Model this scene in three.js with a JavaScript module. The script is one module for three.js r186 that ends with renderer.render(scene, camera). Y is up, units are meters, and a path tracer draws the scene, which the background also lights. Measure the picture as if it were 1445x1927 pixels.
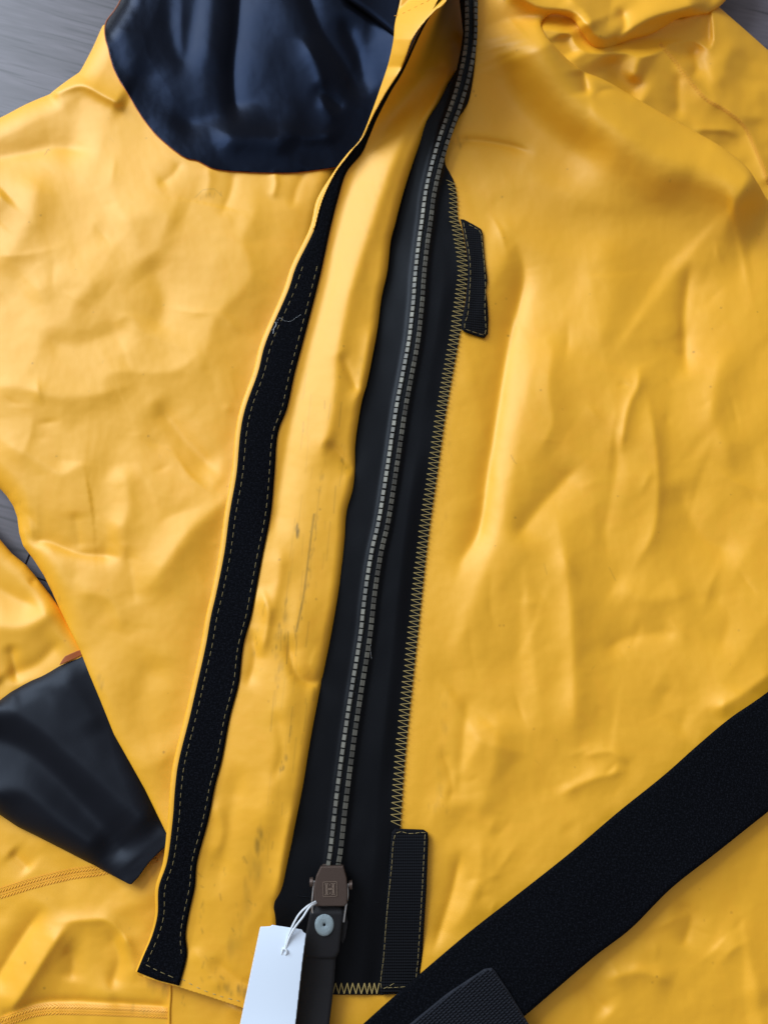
import * as THREE from 'three';
import { mergeGeometries } from 'three/addons/utils/BufferGeometryUtils.js';
import { ConvexGeometry } from 'three/addons/geometries/ConvexGeometry.js';

// ------------------------------------------------------------------ camera, light, exposure
const scene = new THREE.Scene();
const FOV = 60, TILT = 12 * Math.PI / 180, DIST = 0.5, S = 0.0003;      // S: metres of one unit of the suit's plan
const camera = new THREE.PerspectiveCamera(FOV, 767 / 1024, 0.01, 60);
camera.position.set(0, DIST * Math.cos(TILT), DIST * Math.sin(TILT));
camera.lookAt(0, 0, 0);
camera.focus = 0.455; camera.userData.fStop = 9.5;
const renderer = new THREE.WebGLRenderer({ antialias: true });
renderer.setSize(767, 1024);
renderer.toneMapping = THREE.LinearToneMapping;
renderer.toneMappingExposure = 1.06;
renderer.shadowMap.enabled = true;
scene.background = new THREE.Color().setRGB(0.25, 0.25, 0.262);          // light bounced round the room
const unseenWindowLight = new THREE.RectAreaLight(new THREE.Color().setRGB(0.76, 0.87, 1.0), 12.0, 2.4, 2.4);  // unseen window, out of view, lights the suit from the upper left
unseenWindowLight.position.set(-2.55, 2.2, -2.3); unseenWindowLight.lookAt(0, 0, 0); unseenWindowLight.name = 'unseen_window_light';
scene.add(unseenWindowLight);
const fillLight = new THREE.RectAreaLight(new THREE.Color().setRGB(0.86, 0.93, 1.0), 1.1, 3.2, 2.6);   // added soft fill from high on the upper left, not a real window
fillLight.position.set(-1.6, 3.5, -1.2); fillLight.lookAt(0, 0, 0); fillLight.name = 'added_fill_light';
scene.add(fillLight);

// ------------------------------------------------------------------ plan coordinates, noise, helpers
const CY = DIST * Math.cos(TILT), CZ = DIST * Math.sin(TILT), FPX = 963.5 / Math.tan(FOV * Math.PI / 360);
const ct = Math.cos(TILT), st = Math.sin(TILT);
function P(px, py, h, out = [0, 0, 0]) {            // plan point + height above floor (plan units) -> world metres
  const a = (px - 722.5) / FPX, b = -(py - 963.5) / FPX;
  const dy = -ct + b * st, dz = -st - b * ct, y = h * S, t = (CY - y) / -dy;
  out[0] = a * t; out[1] = y; out[2] = CZ + dz * t; return out;
}
const V = (x, y, h) => new THREE.Vector3(...P(x, y, h));
function rng(seed) { let a = seed >>> 0; return () => { a = (a + 0x6d2b79f5) | 0; let t = Math.imul(a ^ (a >>> 15), 1 | a); t = (t + Math.imul(t ^ (t >>> 7), 61 | t)) ^ t; return ((t ^ (t >>> 14)) >>> 0) / 4294967296; }; }
const clamp = (x, a = 0, b = 1) => Math.min(b, Math.max(a, x));
const ss = (a, b, x) => { const t = clamp((x - a) / (b - a)); return t * t * (3 - 2 * t); };
const mix = (a, b, t) => a + (b - a) * t;
const perm = new Uint8Array(512); { const r = rng(77), p = [...Array(256).keys()]; for (let i = 255; i > 0; i--) { const j = Math.floor(r() * (i + 1)); [p[i], p[j]] = [p[j], p[i]]; } for (let i = 0; i < 512; i++) perm[i] = p[i & 255]; }
const GX = [...Array(16)].map((_, i) => Math.cos(i * Math.PI / 8)), GY = [...Array(16)].map((_, i) => Math.sin(i * Math.PI / 8));
function noise(x, y) {
  const xi = Math.floor(x), yi = Math.floor(y), fx = x - xi, fy = y - yi, X = xi & 255, Y = yi & 255;
  const u = fx * fx * fx * (fx * (fx * 6 - 15) + 10), v = fy * fy * fy * (fy * (fy * 6 - 15) + 10);
  const g = (i, j, dx, dy) => { const k = perm[perm[(X + i) & 255] + ((Y + j) & 255)] & 15; return GX[k] * dx + GY[k] * dy; };
  return mix(mix(g(0, 0, fx, fy), g(1, 0, fx - 1, fy), u), mix(g(0, 1, fx, fy - 1), g(1, 1, fx - 1, fy - 1), u), v) * 1.4;
}
const fbm = (x, y, o = 4) => { let s = 0, a = 0.5; for (let i = 0; i < o; i++) { s += a * noise(x, y); x = x * 2.03 + 17.1; y = y * 2.03 + 5.7; a *= 0.5; } return s; };
function curve(pts, step = 8) {                       // Catmull-Rom resampling of a plan polyline
  const out = [];
  for (let i = 0; i < pts.length - 1; i++) {
    const p0 = pts[Math.max(0, i - 1)], p1 = pts[i], p2 = pts[i + 1], p3 = pts[Math.min(pts.length - 1, i + 2)];
    const n = Math.max(1, Math.round(Math.hypot(p2[0] - p1[0], p2[1] - p1[1]) / step));
    for (let k = 0; k < n; k++) {
      const t = k / n, t2 = t * t, t3 = t2 * t, c = (a, b, d, e) => 0.5 * (2 * b + (d - a) * t + (2 * a - 5 * b + 4 * d - e) * t2 + (3 * b - a - 3 * d + e) * t3);
      out.push([c(p0[0], p1[0], p2[0], p3[0]), c(p0[1], p1[1], p2[1], p3[1])]);
    }
  }
  out.push(pts[pts.length - 1].slice()); return out;
}
const xAt = (pts) => (y) => {                         // x of a roughly vertical line at height y of the plan
  if (y <= pts[0][1]) return pts[0][0];
  for (let i = 1; i < pts.length; i++) if (y <= pts[i][1]) { const t = (y - pts[i - 1][1]) / (pts[i][1] - pts[i - 1][1]); return mix(pts[i - 1][0], pts[i][0], t); }
  return pts[pts.length - 1][0];
};
// relief maps: folds and creases are drawn into a grid of heights as strokes with a width on either side
const RX = -460, RY = -320, RS = 2.5, RW = 940, RH = 1050;
class Relief {
  constructor() { this.d = new Float32Array(RW * RH); }
  fold(pts, h, wl, wr = wl, sharp = 0.25, taper = 0.25) {   // wl: width on the left when going along pts (plan y runs down)
    const c = curve(pts, 12), n = c.length; let len = [0];
    for (let i = 1; i < n; i++) len.push(len[i - 1] + Math.hypot(c[i][0] - c[i - 1][0], c[i][1] - c[i - 1][1]));
    const L = len[n - 1], m = Math.max(wl, wr) * 2.6;
    let x0 = 1e9, x1 = -1e9, y0 = 1e9, y1 = -1e9; for (const p of c) { x0 = Math.min(x0, p[0]); x1 = Math.max(x1, p[0]); y0 = Math.min(y0, p[1]); y1 = Math.max(y1, p[1]); }
    const i0 = Math.max(0, Math.floor((x0 - m - RX) / RS)), i1 = Math.min(RW - 1, Math.ceil((x1 + m - RX) / RS)), j0 = Math.max(0, Math.floor((y0 - m - RY) / RS)), j1 = Math.min(RH - 1, Math.ceil((y1 + m - RY) / RS));
    for (let j = j0; j <= j1; j++) for (let i = i0; i <= i1; i++) {
      const x = RX + i * RS, y = RY + j * RS; let best = 1e18, side = 1, at = 0;
      for (let k = 0; k < n - 1; k++) {
        const ax = c[k][0], ay = c[k][1], dx = c[k + 1][0] - ax, dy = c[k + 1][1] - ay, l2 = dx * dx + dy * dy || 1e-9;
        const t = clamp(((x - ax) * dx + (y - ay) * dy) / l2), ex = x - ax - dx * t, ey = y - ay - dy * t, dd = ex * ex + ey * ey;
        if (dd < best) { best = dd; side = dx * (y - ay) - dy * (x - ax); at = len[k] + t * Math.sqrt(l2); }
      }
      const dist = Math.sqrt(best), soft = dist < 1e-6 ? 0.5 : 0.5 + 0.5 * clamp(side / (Math.sqrt(best) * 14 + 1e-6), -1, 1);
      const w = side < 0 ? wl : wr, q = dist / w; if (q > 2.6) continue;
      let f = Math.exp(-1.9 * (Math.sqrt(q * q + sharp * sharp) - sharp)) * (1 - ss(1.6, 2.6, q));
      const e = Math.min(at, L - at) / (L * taper + 1e-6); f *= ss(-0.02, 1, e) ;
      this.d[j * RW + i] += h * f;
    }
    return this;
  }
  blur(times = 1) {
    for (let k = 0; k < times; k++) {
      const s = this.d, o = new Float32Array(s.length);
      for (let j = 0; j < RH; j++) for (let i = 0; i < RW; i++) { const a = i ? i - 1 : i, b = i < RW - 1 ? i + 1 : i; o[j * RW + i] = 0.25 * s[j * RW + a] + 0.5 * s[j * RW + i] + 0.25 * s[j * RW + b]; }
      for (let j = 0; j < RH; j++) { const a = j ? j - 1 : j, b = j < RH - 1 ? j + 1 : j; for (let i = 0; i < RW; i++) s[j * RW + i] = 0.25 * o[a * RW + i] + 0.5 * o[j * RW + i] + 0.25 * o[b * RW + i]; }
    }
    return this;
  }
  at(x, y) {
    const fx = clamp((x - RX) / RS, 0, RW - 1.01), fy = clamp((y - RY) / RS, 0, RH - 1.01), i = Math.floor(fx), j = Math.floor(fy), u = fx - i, v = fy - j, d = this.d, k = j * RW + i;
    return (d[k] * (1 - u) + d[k + 1] * u) * (1 - v) + (d[k + RW] * (1 - u) + d[k + RW + 1] * u) * v;
  }
  facets(seed, box, angle, sx, sy, amp, soft = 2, jitter = 0.42) {          // flat planes meeting in straight creases
    const r = rng(seed), o = new Relief(), c = Math.cos(angle), s = Math.sin(angle), cx = (box[0] + box[2]) / 2, cy = (box[1] + box[3]) / 2, R = Math.hypot(box[2] - box[0], box[3] - box[1]) / 2, nx = Math.ceil(2 * R / sx), ny = Math.ceil(2 * R / sy), pt = [];
    for (let j = 0; j <= ny; j++) for (let i = 0; i <= nx; i++) { const u = -R + (i + (j % 2) * 0.5 + (r() - 0.5) * 2 * jitter) * sx, v = -R + (j + (r() - 0.5) * 2 * jitter) * sy; pt.push([cx + u * c - v * s, cy + u * s + v * c, (r() * 2 - 1) * amp * (0.35 + 0.65 * r())]); }
    const tri = (a, b, q) => {
      const det = (b[0] - a[0]) * (q[1] - a[1]) - (q[0] - a[0]) * (b[1] - a[1]); if (Math.abs(det) < 1e-6) return;
      const i0 = Math.max(0, Math.floor((Math.min(a[0], b[0], q[0]) - RX) / RS)), i1 = Math.min(RW - 1, Math.ceil((Math.max(a[0], b[0], q[0]) - RX) / RS)), j0 = Math.max(0, Math.floor((Math.min(a[1], b[1], q[1]) - RY) / RS)), j1 = Math.min(RH - 1, Math.ceil((Math.max(a[1], b[1], q[1]) - RY) / RS));
      for (let j = j0; j <= j1; j++) for (let i = i0; i <= i1; i++) { const x = RX + i * RS - a[0], y = RY + j * RS - a[1], u = (x * (q[1] - a[1]) - (q[0] - a[0]) * y) / det, v = ((b[0] - a[0]) * y - x * (b[1] - a[1])) / det; if (u >= -1e-4 && v >= -1e-4 && u + v <= 1.0001) o.d[j * RW + i] = a[2] + u * (b[2] - a[2]) + v * (q[2] - a[2]); }
    };
    for (let j = 0; j < ny; j++) for (let i = 0; i < nx; i++) { const k = j * (nx + 1) + i, A = pt[k], Q = pt[k + 1], C = pt[k + nx + 1], D = pt[k + nx + 2]; if (r() < 0.5) { tri(A, Q, D); tri(A, D, C); } else { tri(A, Q, C); tri(Q, D, C); } }
    o.blur(soft);
    for (let j = 0; j < RH; j++) { const y = RY + j * RS; for (let i = 0; i < RW; i++) { const x = RX + i * RS, e = Math.min(x - box[0], box[2] - x, y - box[1], box[3] - y); if (e > 0) this.d[j * RW + i] += o.d[j * RW + i] * ss(0, 80, e); } }
    return this;
  }
  crumple(seed, n, box, dir, spread, hMin, hMax, wMin, wMax, lMin, lMax) {   // many small creases
    const r = rng(seed);
    for (let k = 0; k < n; k++) {
      const x = mix(box[0], box[2], r()), y = mix(box[1], box[3], r()), a = (typeof dir === 'function' ? dir(x, y) : dir) + (r() - 0.5) * spread, l = mix(lMin, lMax, r() * r()), b = (r() - 0.5) * 0.9;
      const w = mix(wMin, wMax, r()), h = mix(hMin, hMax, r() * r()) * (r() < 0.5 ? -1 : 1), c = Math.cos(a), s = Math.sin(a), c2 = Math.cos(a + b), s2 = Math.sin(a + b);
      this.fold([[x - c * l / 2, y - s * l / 2], [x, y], [x + c2 * l / 2, y + s2 * l / 2]], h, w * mix(0.5, 1.2, r()), w * mix(0.5, 1.2, r()), mix(0.05, 0.4, r()), 0.5);
    }
    return this;
  }
}
// a sheet: the plan outline filled with a fine grid, its border cut exactly, a hem turned down all round
function sheet(outline, height, { step = 3, drop = 3, inset = 0, smooth = true } = {}) {
  let x0 = 1e9, x1 = -1e9, y0 = 1e9, y1 = -1e9;
  for (const p of outline) { x0 = Math.min(x0, p[0]); x1 = Math.max(x1, p[0]); y0 = Math.min(y0, p[1]); y1 = Math.max(y1, p[1]); }
  x0 -= step * 1.5; y0 -= step * 1.5; const nx = Math.ceil((x1 - x0) / step) + 3, ny = Math.ceil((y1 - y0) / step) + 3, m = outline.length;
  const sd = new Float32Array(nx * ny).fill(-1e9), near = 70;
  const d2 = new Float32Array(nx * ny).fill(near * near);
  const inside = new Uint8Array(nx * ny);
  for (let j = 0; j < ny; j++) {                       // even-odd filling by scan lines
    const y = y0 + j * step + 1e-4, xs = [];
    for (let k = 0; k < m; k++) { const a = outline[k], b = outline[(k + 1) % m]; if ((a[1] > y) !== (b[1] > y)) xs.push(a[0] + (y - a[1]) / (b[1] - a[1]) * (b[0] - a[0])); }
    xs.sort((p, q) => p - q);
    for (let k = 0; k + 1 < xs.length; k += 2) for (let i = Math.max(0, Math.ceil((xs[k] - x0) / step)); i < nx && x0 + i * step < xs[k + 1]; i++) inside[j * nx + i] = 1;
  }
  for (let k = 0; k < m; k++) {
    const a = outline[k], b = outline[(k + 1) % m], dx = b[0] - a[0], dy = b[1] - a[1], l2 = dx * dx + dy * dy || 1e-9;
    const i0 = Math.max(0, Math.floor((Math.min(a[0], b[0]) - near - x0) / step)), i1 = Math.min(nx - 1, Math.ceil((Math.max(a[0], b[0]) + near - x0) / step));
    const j0 = Math.max(0, Math.floor((Math.min(a[1], b[1]) - near - y0) / step)), j1 = Math.min(ny - 1, Math.ceil((Math.max(a[1], b[1]) + near - y0) / step));
    for (let j = j0; j <= j1; j++) for (let i = i0; i <= i1; i++) {
      const x = x0 + i * step - a[0], y = y0 + j * step - a[1], t = clamp((x * dx + y * dy) / l2), ex = x - dx * t, ey = y - dy * t, q = ex * ex + ey * ey;
      if (q < d2[j * nx + i]) d2[j * nx + i] = q;
    }
  }
  for (let k = 0; k < nx * ny; k++) sd[k] = (inside[k] ? 1 : -1) * Math.max(1e-3, Math.sqrt(d2[k]));
  const pos = [], plan = [], uv = [], idx = [], ids = new Int32Array(nx * ny).fill(-1), cuts = new Map(), p = [0, 0, 0], rim = [];
  const add = (x, y, d) => { const h = height(x, y, d); P(x, y, h, p); pos.push(p[0], p[1], p[2]); uv.push(p[0], -p[2]); plan.push(x, y, h); return pos.length / 3 - 1; };
  const gv = (i, j) => { const k = j * nx + i; if (ids[k] < 0) ids[k] = add(x0 + i * step, y0 + j * step, sd[k]); return ids[k]; };
  const cut = (i, j, i2, j2) => {
    const a = j * nx + i, b = j2 * nx + i2, key = Math.min(a, b) * 2 + (j !== j2 ? 1 : 0); let v = cuts.get(key);
    if (v === undefined) { const t = sd[a] / (sd[a] - sd[b]); v = add(x0 + mix(i, i2, t) * step, y0 + mix(j, j2, t) * step, 0); cuts.set(key, v); }
    return v;
  };
  for (let j = 0; j < ny - 1; j++) for (let i = 0; i < nx - 1; i++) {
    const C = [[i, j], [i, j + 1], [i + 1, j + 1], [i + 1, j]], ins = C.map(([a, b]) => sd[b * nx + a] > 0), n = ins[0] + ins[1] + ins[2] + ins[3];
    if (!n) continue;
    if (n === 4) { const [a, b, c, d] = C.map(([q, r]) => gv(q, r)); idx.push(a, b, c, a, c, d); continue; }
    const poly = [], edge = [];
    for (let k = 0; k < 4; k++) {
      const q = C[k], r = C[(k + 1) % 4], kq = ins[k], kr = ins[(k + 1) % 4];
      if (kq) poly.push(gv(...q));
      if (kq !== kr) { const v = cut(...q, ...r); poly.push(v); edge.push([v, kq]); }
    }
    for (let k = 1; k + 1 < poly.length; k++) idx.push(poly[0], poly[k], poly[k + 1]);
    if (edge.length === 2) rim.push(edge[0][1] ? [edge[0][0], edge[1][0]] : [edge[1][0], edge[0][0]]);
  }
  if (drop) {                                         // the turned-down hem
    const low = new Map(), hi = new Map();
    const top = (v) => { if (!hi.has(v)) { hi.set(v, add2(plan[v * 3], plan[v * 3 + 1], plan[v * 3 + 2])); } return hi.get(v); };
    const bot = (v) => { if (!low.has(v)) low.set(v, add2(plan[v * 3], plan[v * 3 + 1], plan[v * 3 + 2] - (typeof drop === 'function' ? drop(plan[v * 3], plan[v * 3 + 1]) : drop))); return low.get(v); };
    const add2 = (x, y, h) => { P(x, y, h, p); pos.push(p[0], p[1], p[2]); uv.push(p[0], -p[2]); return pos.length / 3 - 1; };
    for (const [a, b] of rim) { const A = smooth ? a : top(a), B = smooth ? b : top(b), c = bot(a), d = bot(b); idx.push(A, c, B, B, c, d); }
  }
  const g = new THREE.BufferGeometry();
  g.setAttribute('position', new THREE.Float32BufferAttribute(pos, 3)); g.setAttribute('uv', new THREE.Float32BufferAttribute(uv, 2)); g.setIndex(idx); g.computeVertexNormals();
  return g;
}
const segD = (x, y, a, b) => { const dx = b[0] - a[0], dy = b[1] - a[1], t = clamp(((x - a[0]) * dx + (y - a[1]) * dy) / (dx * dx + dy * dy)); return Math.hypot(x - a[0] - dx * t, y - a[1] - dy * t); };
const roll = (d, R, k = 1) => { if (d >= R) return 0; const t = 1 - clamp(d / R); return -R * k * (1 - Math.sqrt(Math.max(0, 1 - t * t * 0.97))); };   // rounded edge
function obj(name, geo, m, parent = scene) { const o = new THREE.Mesh(geo, m); o.name = name; o.castShadow = o.receiveShadow = true; parent.add(o); return o; }
function tag(o, label, category, kind) { if (label) o.userData.label = label; if (category) o.userData.category = category; if (kind) o.userData.kind = kind; return o; }
function tube(points, r, seg = 6, closed = false, div = 3) { return new THREE.TubeGeometry(new THREE.CatmullRomCurve3(points, closed, 'catmullrom', 0.5), Math.max(2, points.length * div), r, seg, closed); }
function thread(points, r, seg = 5) {                  // straight-sided thread through the given points
  const c = new THREE.CurvePath(); for (let i = 0; i + 1 < points.length; i++) c.add(new THREE.LineCurve3(points[i], points[i + 1]));
  return mergeGeometries(points.slice(1).map((b, i) => new THREE.TubeGeometry(new THREE.LineCurve3(points[i], b), 1, r, seg)));
}
function dashes(line, height, lenPx, gapPx, r, seed = 1, wob = 0.8) {   // running stitches along a plan line
  const c = curve(line, 2), R = rng(seed), out = []; let acc = 0, start = c[0], on = true;
  const put = (a, b) => { const mx = (a[0] + b[0]) / 2, my = (a[1] + b[1]) / 2, w = (R() - 0.5) * wob; out.push(new THREE.TubeGeometry(new THREE.QuadraticBezierCurve3(V(a[0], a[1], height(a[0], a[1]) - 0.6), V(mx + w, my, height(mx, my) + 2.2), V(b[0], b[1], height(b[0], b[1]) - 0.6)), 4, r, 5)); };
  for (let i = 1; i < c.length; i++) {
    acc += Math.hypot(c[i][0] - c[i - 1][0], c[i][1] - c[i - 1][1]);
    if (acc >= (on ? lenPx : gapPx)) { if (on) put(start, c[i]); start = c[i]; on = !on; acc = 0; }
  }
  return mergeGeometries(out);
}

// ------------------------------------------------------------------ textures
function dataTex(n, f, { srgb = false, w = n } = {}) {
  const d = new Uint8Array(w * n * 4);
  for (let j = 0; j < n; j++) for (let i = 0; i < w; i++) { const c = f(i / w, j / n, i, j), k = (j * w + i) * 4; for (let q = 0; q < 3; q++) d[k + q] = clamp(Array.isArray(c) ? c[q] : c) * 255; d[k + 3] = 255; }
  const t = new THREE.DataTexture(d, w, n); t.magFilter = THREE.LinearFilter; t.minFilter = THREE.LinearFilter; t.wrapS = t.wrapT = THREE.RepeatWrapping; if (srgb) t.colorSpace = THREE.SRGBColorSpace; t.needsUpdate = true; return t;
}
const rep = (t, metres, mv = metres) => { t.repeat.set(1 / metres, 1 / mv); return t; };
const TR = rng(5);
const weaveTex = rep(dataTex(256, (u, v) => { const a = Math.sin(u * Math.PI * 2 * 32), b = Math.sin(v * Math.PI * 2 * 32); return 0.5 + 0.14 * (a * b) + 0.22 * (TR() - 0.5) + (((u * 8) % 1) < 0.12 || ((v * 8) % 1) < 0.12 ? 0.12 : 0); }), 0.0165);
const fuzzTex = rep(dataTex(256, (u, v, a, b) => 0.5 + 0.4 * noise(a * 0.4, b * 0.4) + 0.3 * noise(a * 0.95, b * 0.95)), 0.05);
const fuzzCol = rep(dataTex(256, (u, v, a, b) => { const k = noise(a * 0.21, b * 0.21) * 0.6 + noise(a * 0.5, b * 0.5) * 0.6, c = 0.22 + 1.5 * Math.max(0, k) + 0.25 * TR(); return [c * 0.55, c * 0.57, c * 0.62]; }), 0.05);
const fineTex = rep(dataTex(256, () => TR()), 0.03);
const ribTex = rep(dataTex(128, (u, v) => 0.5 + 0.35 * Math.sin(v * Math.PI * 2 * 16) + 0.2 * Math.sin(u * Math.PI * 2 * 20) + 0.2 * (TR() - 0.5)), 0.022);
// stains and tone of the yellow cloth, laid over the suit in metres (x -0.32..0.32, z -0.44..0.44)
const CW = 1024, CH = 1408, cv = document.createElement('canvas'); cv.width = CW; cv.height = CH; const g2 = cv.getContext('2d');
{
  const r = rng(31); g2.fillStyle = '#ffffff'; g2.fillRect(0, 0, CW, CH);
  const at = (x, y, h = 85) => { const p = P(x, y, h); return [(p[0] + 0.32) / 0.64 * CW, (p[2] + 0.44) / 0.88 * CH]; };
  for (let k = 0; k < 420; k++) { const x = r() * CW, y = r() * CH, R = 20 + r() * 70, g = g2.createRadialGradient(x, y, 0, x, y, R), a = 0.012 + r() * 0.02; const col = r() < 0.5 ? '214,196,150' : '255,238,190'; g.addColorStop(0, `rgba(${col},${a * 2})`); g.addColorStop(1, `rgba(${col},0)`); g2.fillStyle = g; g2.fillRect(x - R, y - R, 2 * R, 2 * R); }
  const smear = (x, y, x2, y2, w, a, n = 14, col = '70,78,92') => { for (let k = 0; k < n; k++) { const t = r(), [X, Y] = at(mix(x, x2, t) + (r() - 0.5) * w, mix(y, y2, t) + (r() - 0.5) * w), R = (1.2 + r() * w * 0.3) * 0.72, g = g2.createRadialGradient(X, Y, 0, X, Y, R); g.addColorStop(0, `rgba(${col},${a * 0.85 * (0.3 + 0.7 * r())})`); g.addColorStop(1, `rgba(${col},0)`); g2.save(); g2.translate(X, Y); g2.scale(0.6, 1.7); g2.translate(-X, -Y); g2.fillStyle = g; g2.fillRect(X - R, Y - R, 2 * R, 2 * R); g2.restore(); } };
  const line = (pts, w, a, col = '60,68,84') => { g2.strokeStyle = `rgba(${col},${a})`; g2.lineWidth = w; g2.lineCap = 'round'; g2.beginPath(); pts.forEach((p, i) => { const [X, Y] = at(...p); i ? g2.lineTo(X, Y) : g2.moveTo(X, Y); }); g2.stroke(); };
  // the flap: dark rubbing marks where the zipper presses through
  smear(600, 955, 575, 1130, 8, 0.28, 26); smear(560, 985, 562, 1020, 8, 0.5, 10); smear(578, 1110, 560, 1200, 8, 0.2, 16); smear(545, 1130, 520, 1240, 18, 0.22, 26); smear(540, 1420, 530, 1450, 8, 0.35, 10); smear(500, 1560, 480, 1620, 22, 0.2, 18); smear(640, 840, 655, 905, 8, 0.2, 14); smear(612, 860, 600, 930, 10, 0.15, 14); smear(480, 1610, 440, 1800, 40, 0.12, 30); smear(400, 1860, 470, 1885, 12, 0.28, 20); smear(500, 1140, 480, 1230, 10, 0.2, 14); smear(690, 620, 670, 760, 10, 0.12, 16); smear(380, 1700, 372, 1740, 7, 0.3, 8); smear(530, 1250, 520, 1300, 16, 0.16, 12);
  smear(440, 1860, 480, 1890, 10, 0.3, 16); smear(725, 330, 690, 460, 12, 0.1, 16); smear(520, 1180, 520, 1230, 6, 0.35, 6); smear(650, 700, 640, 720, 4, 0.3, 4);
  for (let k = 0; k < 60; k++) { const y = 700 + r() * 900, x = 600 - (y - 900) * 0.1 + (r() - 0.5) * 90, l = 8 + r() * 70; line([[x, y], [x - l * 0.1 + (r() - 0.5) * 3, y + l]], 0.5 + r() * 0.8, 0.04 + r() * 0.14); }
  line([[592, 970], [588, 1000], [572, 1130], [560, 1190]], 1.5, 0.32); line([[545, 1190], [541, 1250]], 1, 0.25); line([[558, 1235], [560, 1210], [556, 1180]], 1, 0.2);
  for (let k = 0; k < 30; k++) { const y = 1600 + r() * 280, x = 440 + (r() - 0.5) * 150; line([[x, y], [x + (r() - 0.5) * 14, y + (r() - 0.5) * 26]], 0.6 + r(), 0.06 + r() * 0.12); }
  // body: grey smudges along the hems, thin scratches and a bruise by the neck
  smear(360, 372, 420, 358, 10, 0.16, 12); line([[365, 366], [380, 352], [402, 350], [416, 362]], 1, 0.16); smear(855, 690, 835, 1000, 12, 0.07, 30); smear(835, 1300, 830, 1500, 20, 0.08, 24); smear(815, 1510, 845, 1530, 18, 0.12, 10); smear(850, 268, 880, 272, 16, 0.18, 12); smear(250, 1860, 310, 1880, 20, 0.12, 20); smear(290, 1600, 270, 1660, 20, 0.14, 20); smear(300, 1700, 280, 1760, 24, 0.08, 14); smear(240, 1920, 300, 1925, 14, 0.22, 14); smear(330, 1850, 335, 1920, 6, 0.2, 14); smear(185, 1295, 180, 1275, 14, 0.2, 8); smear(60, 1085, 110, 1130, 14, 0.12, 12);
  line([[962, 855], [968, 868], [972, 872]], 0.8, 0.25); line([[75, 275], [80, 262], [84, 265]], 1, 0.3); line([[1025, 1060], [1030, 1080]], 0.7, 0.15); line([[1150, 1065], [1160, 1085], [1163, 1090]], 0.8, 0.18);
  for (let k = 0; k < 70; k++) { const x = r() * 1445, y = r() * 1927; line([[x, y], [x + (r() - 0.5) * 16, y + (r() - 0.5) * 16]], 0.5 + r() * 0.6, 0.03 + r() * 0.08); }
  for (let k = 0; k < 120; k++) { const [X, Y] = at(r() * 1445, r() * 1927); g2.fillStyle = `rgba(70,60,50,${0.1 + r() * 0.25})`; g2.beginPath(); g2.arc(X, Y, 0.4 + r() * 0.6, 0, 7); g2.fill(); }
}
const stainTex = new THREE.CanvasTexture(cv); stainTex.colorSpace = THREE.SRGBColorSpace; stainTex.wrapS = stainTex.wrapT = THREE.ClampToEdgeWrapping; stainTex.repeat.set(1 / 0.64, 1 / 0.88); stainTex.offset.set(0.5, 0.5);

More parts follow.
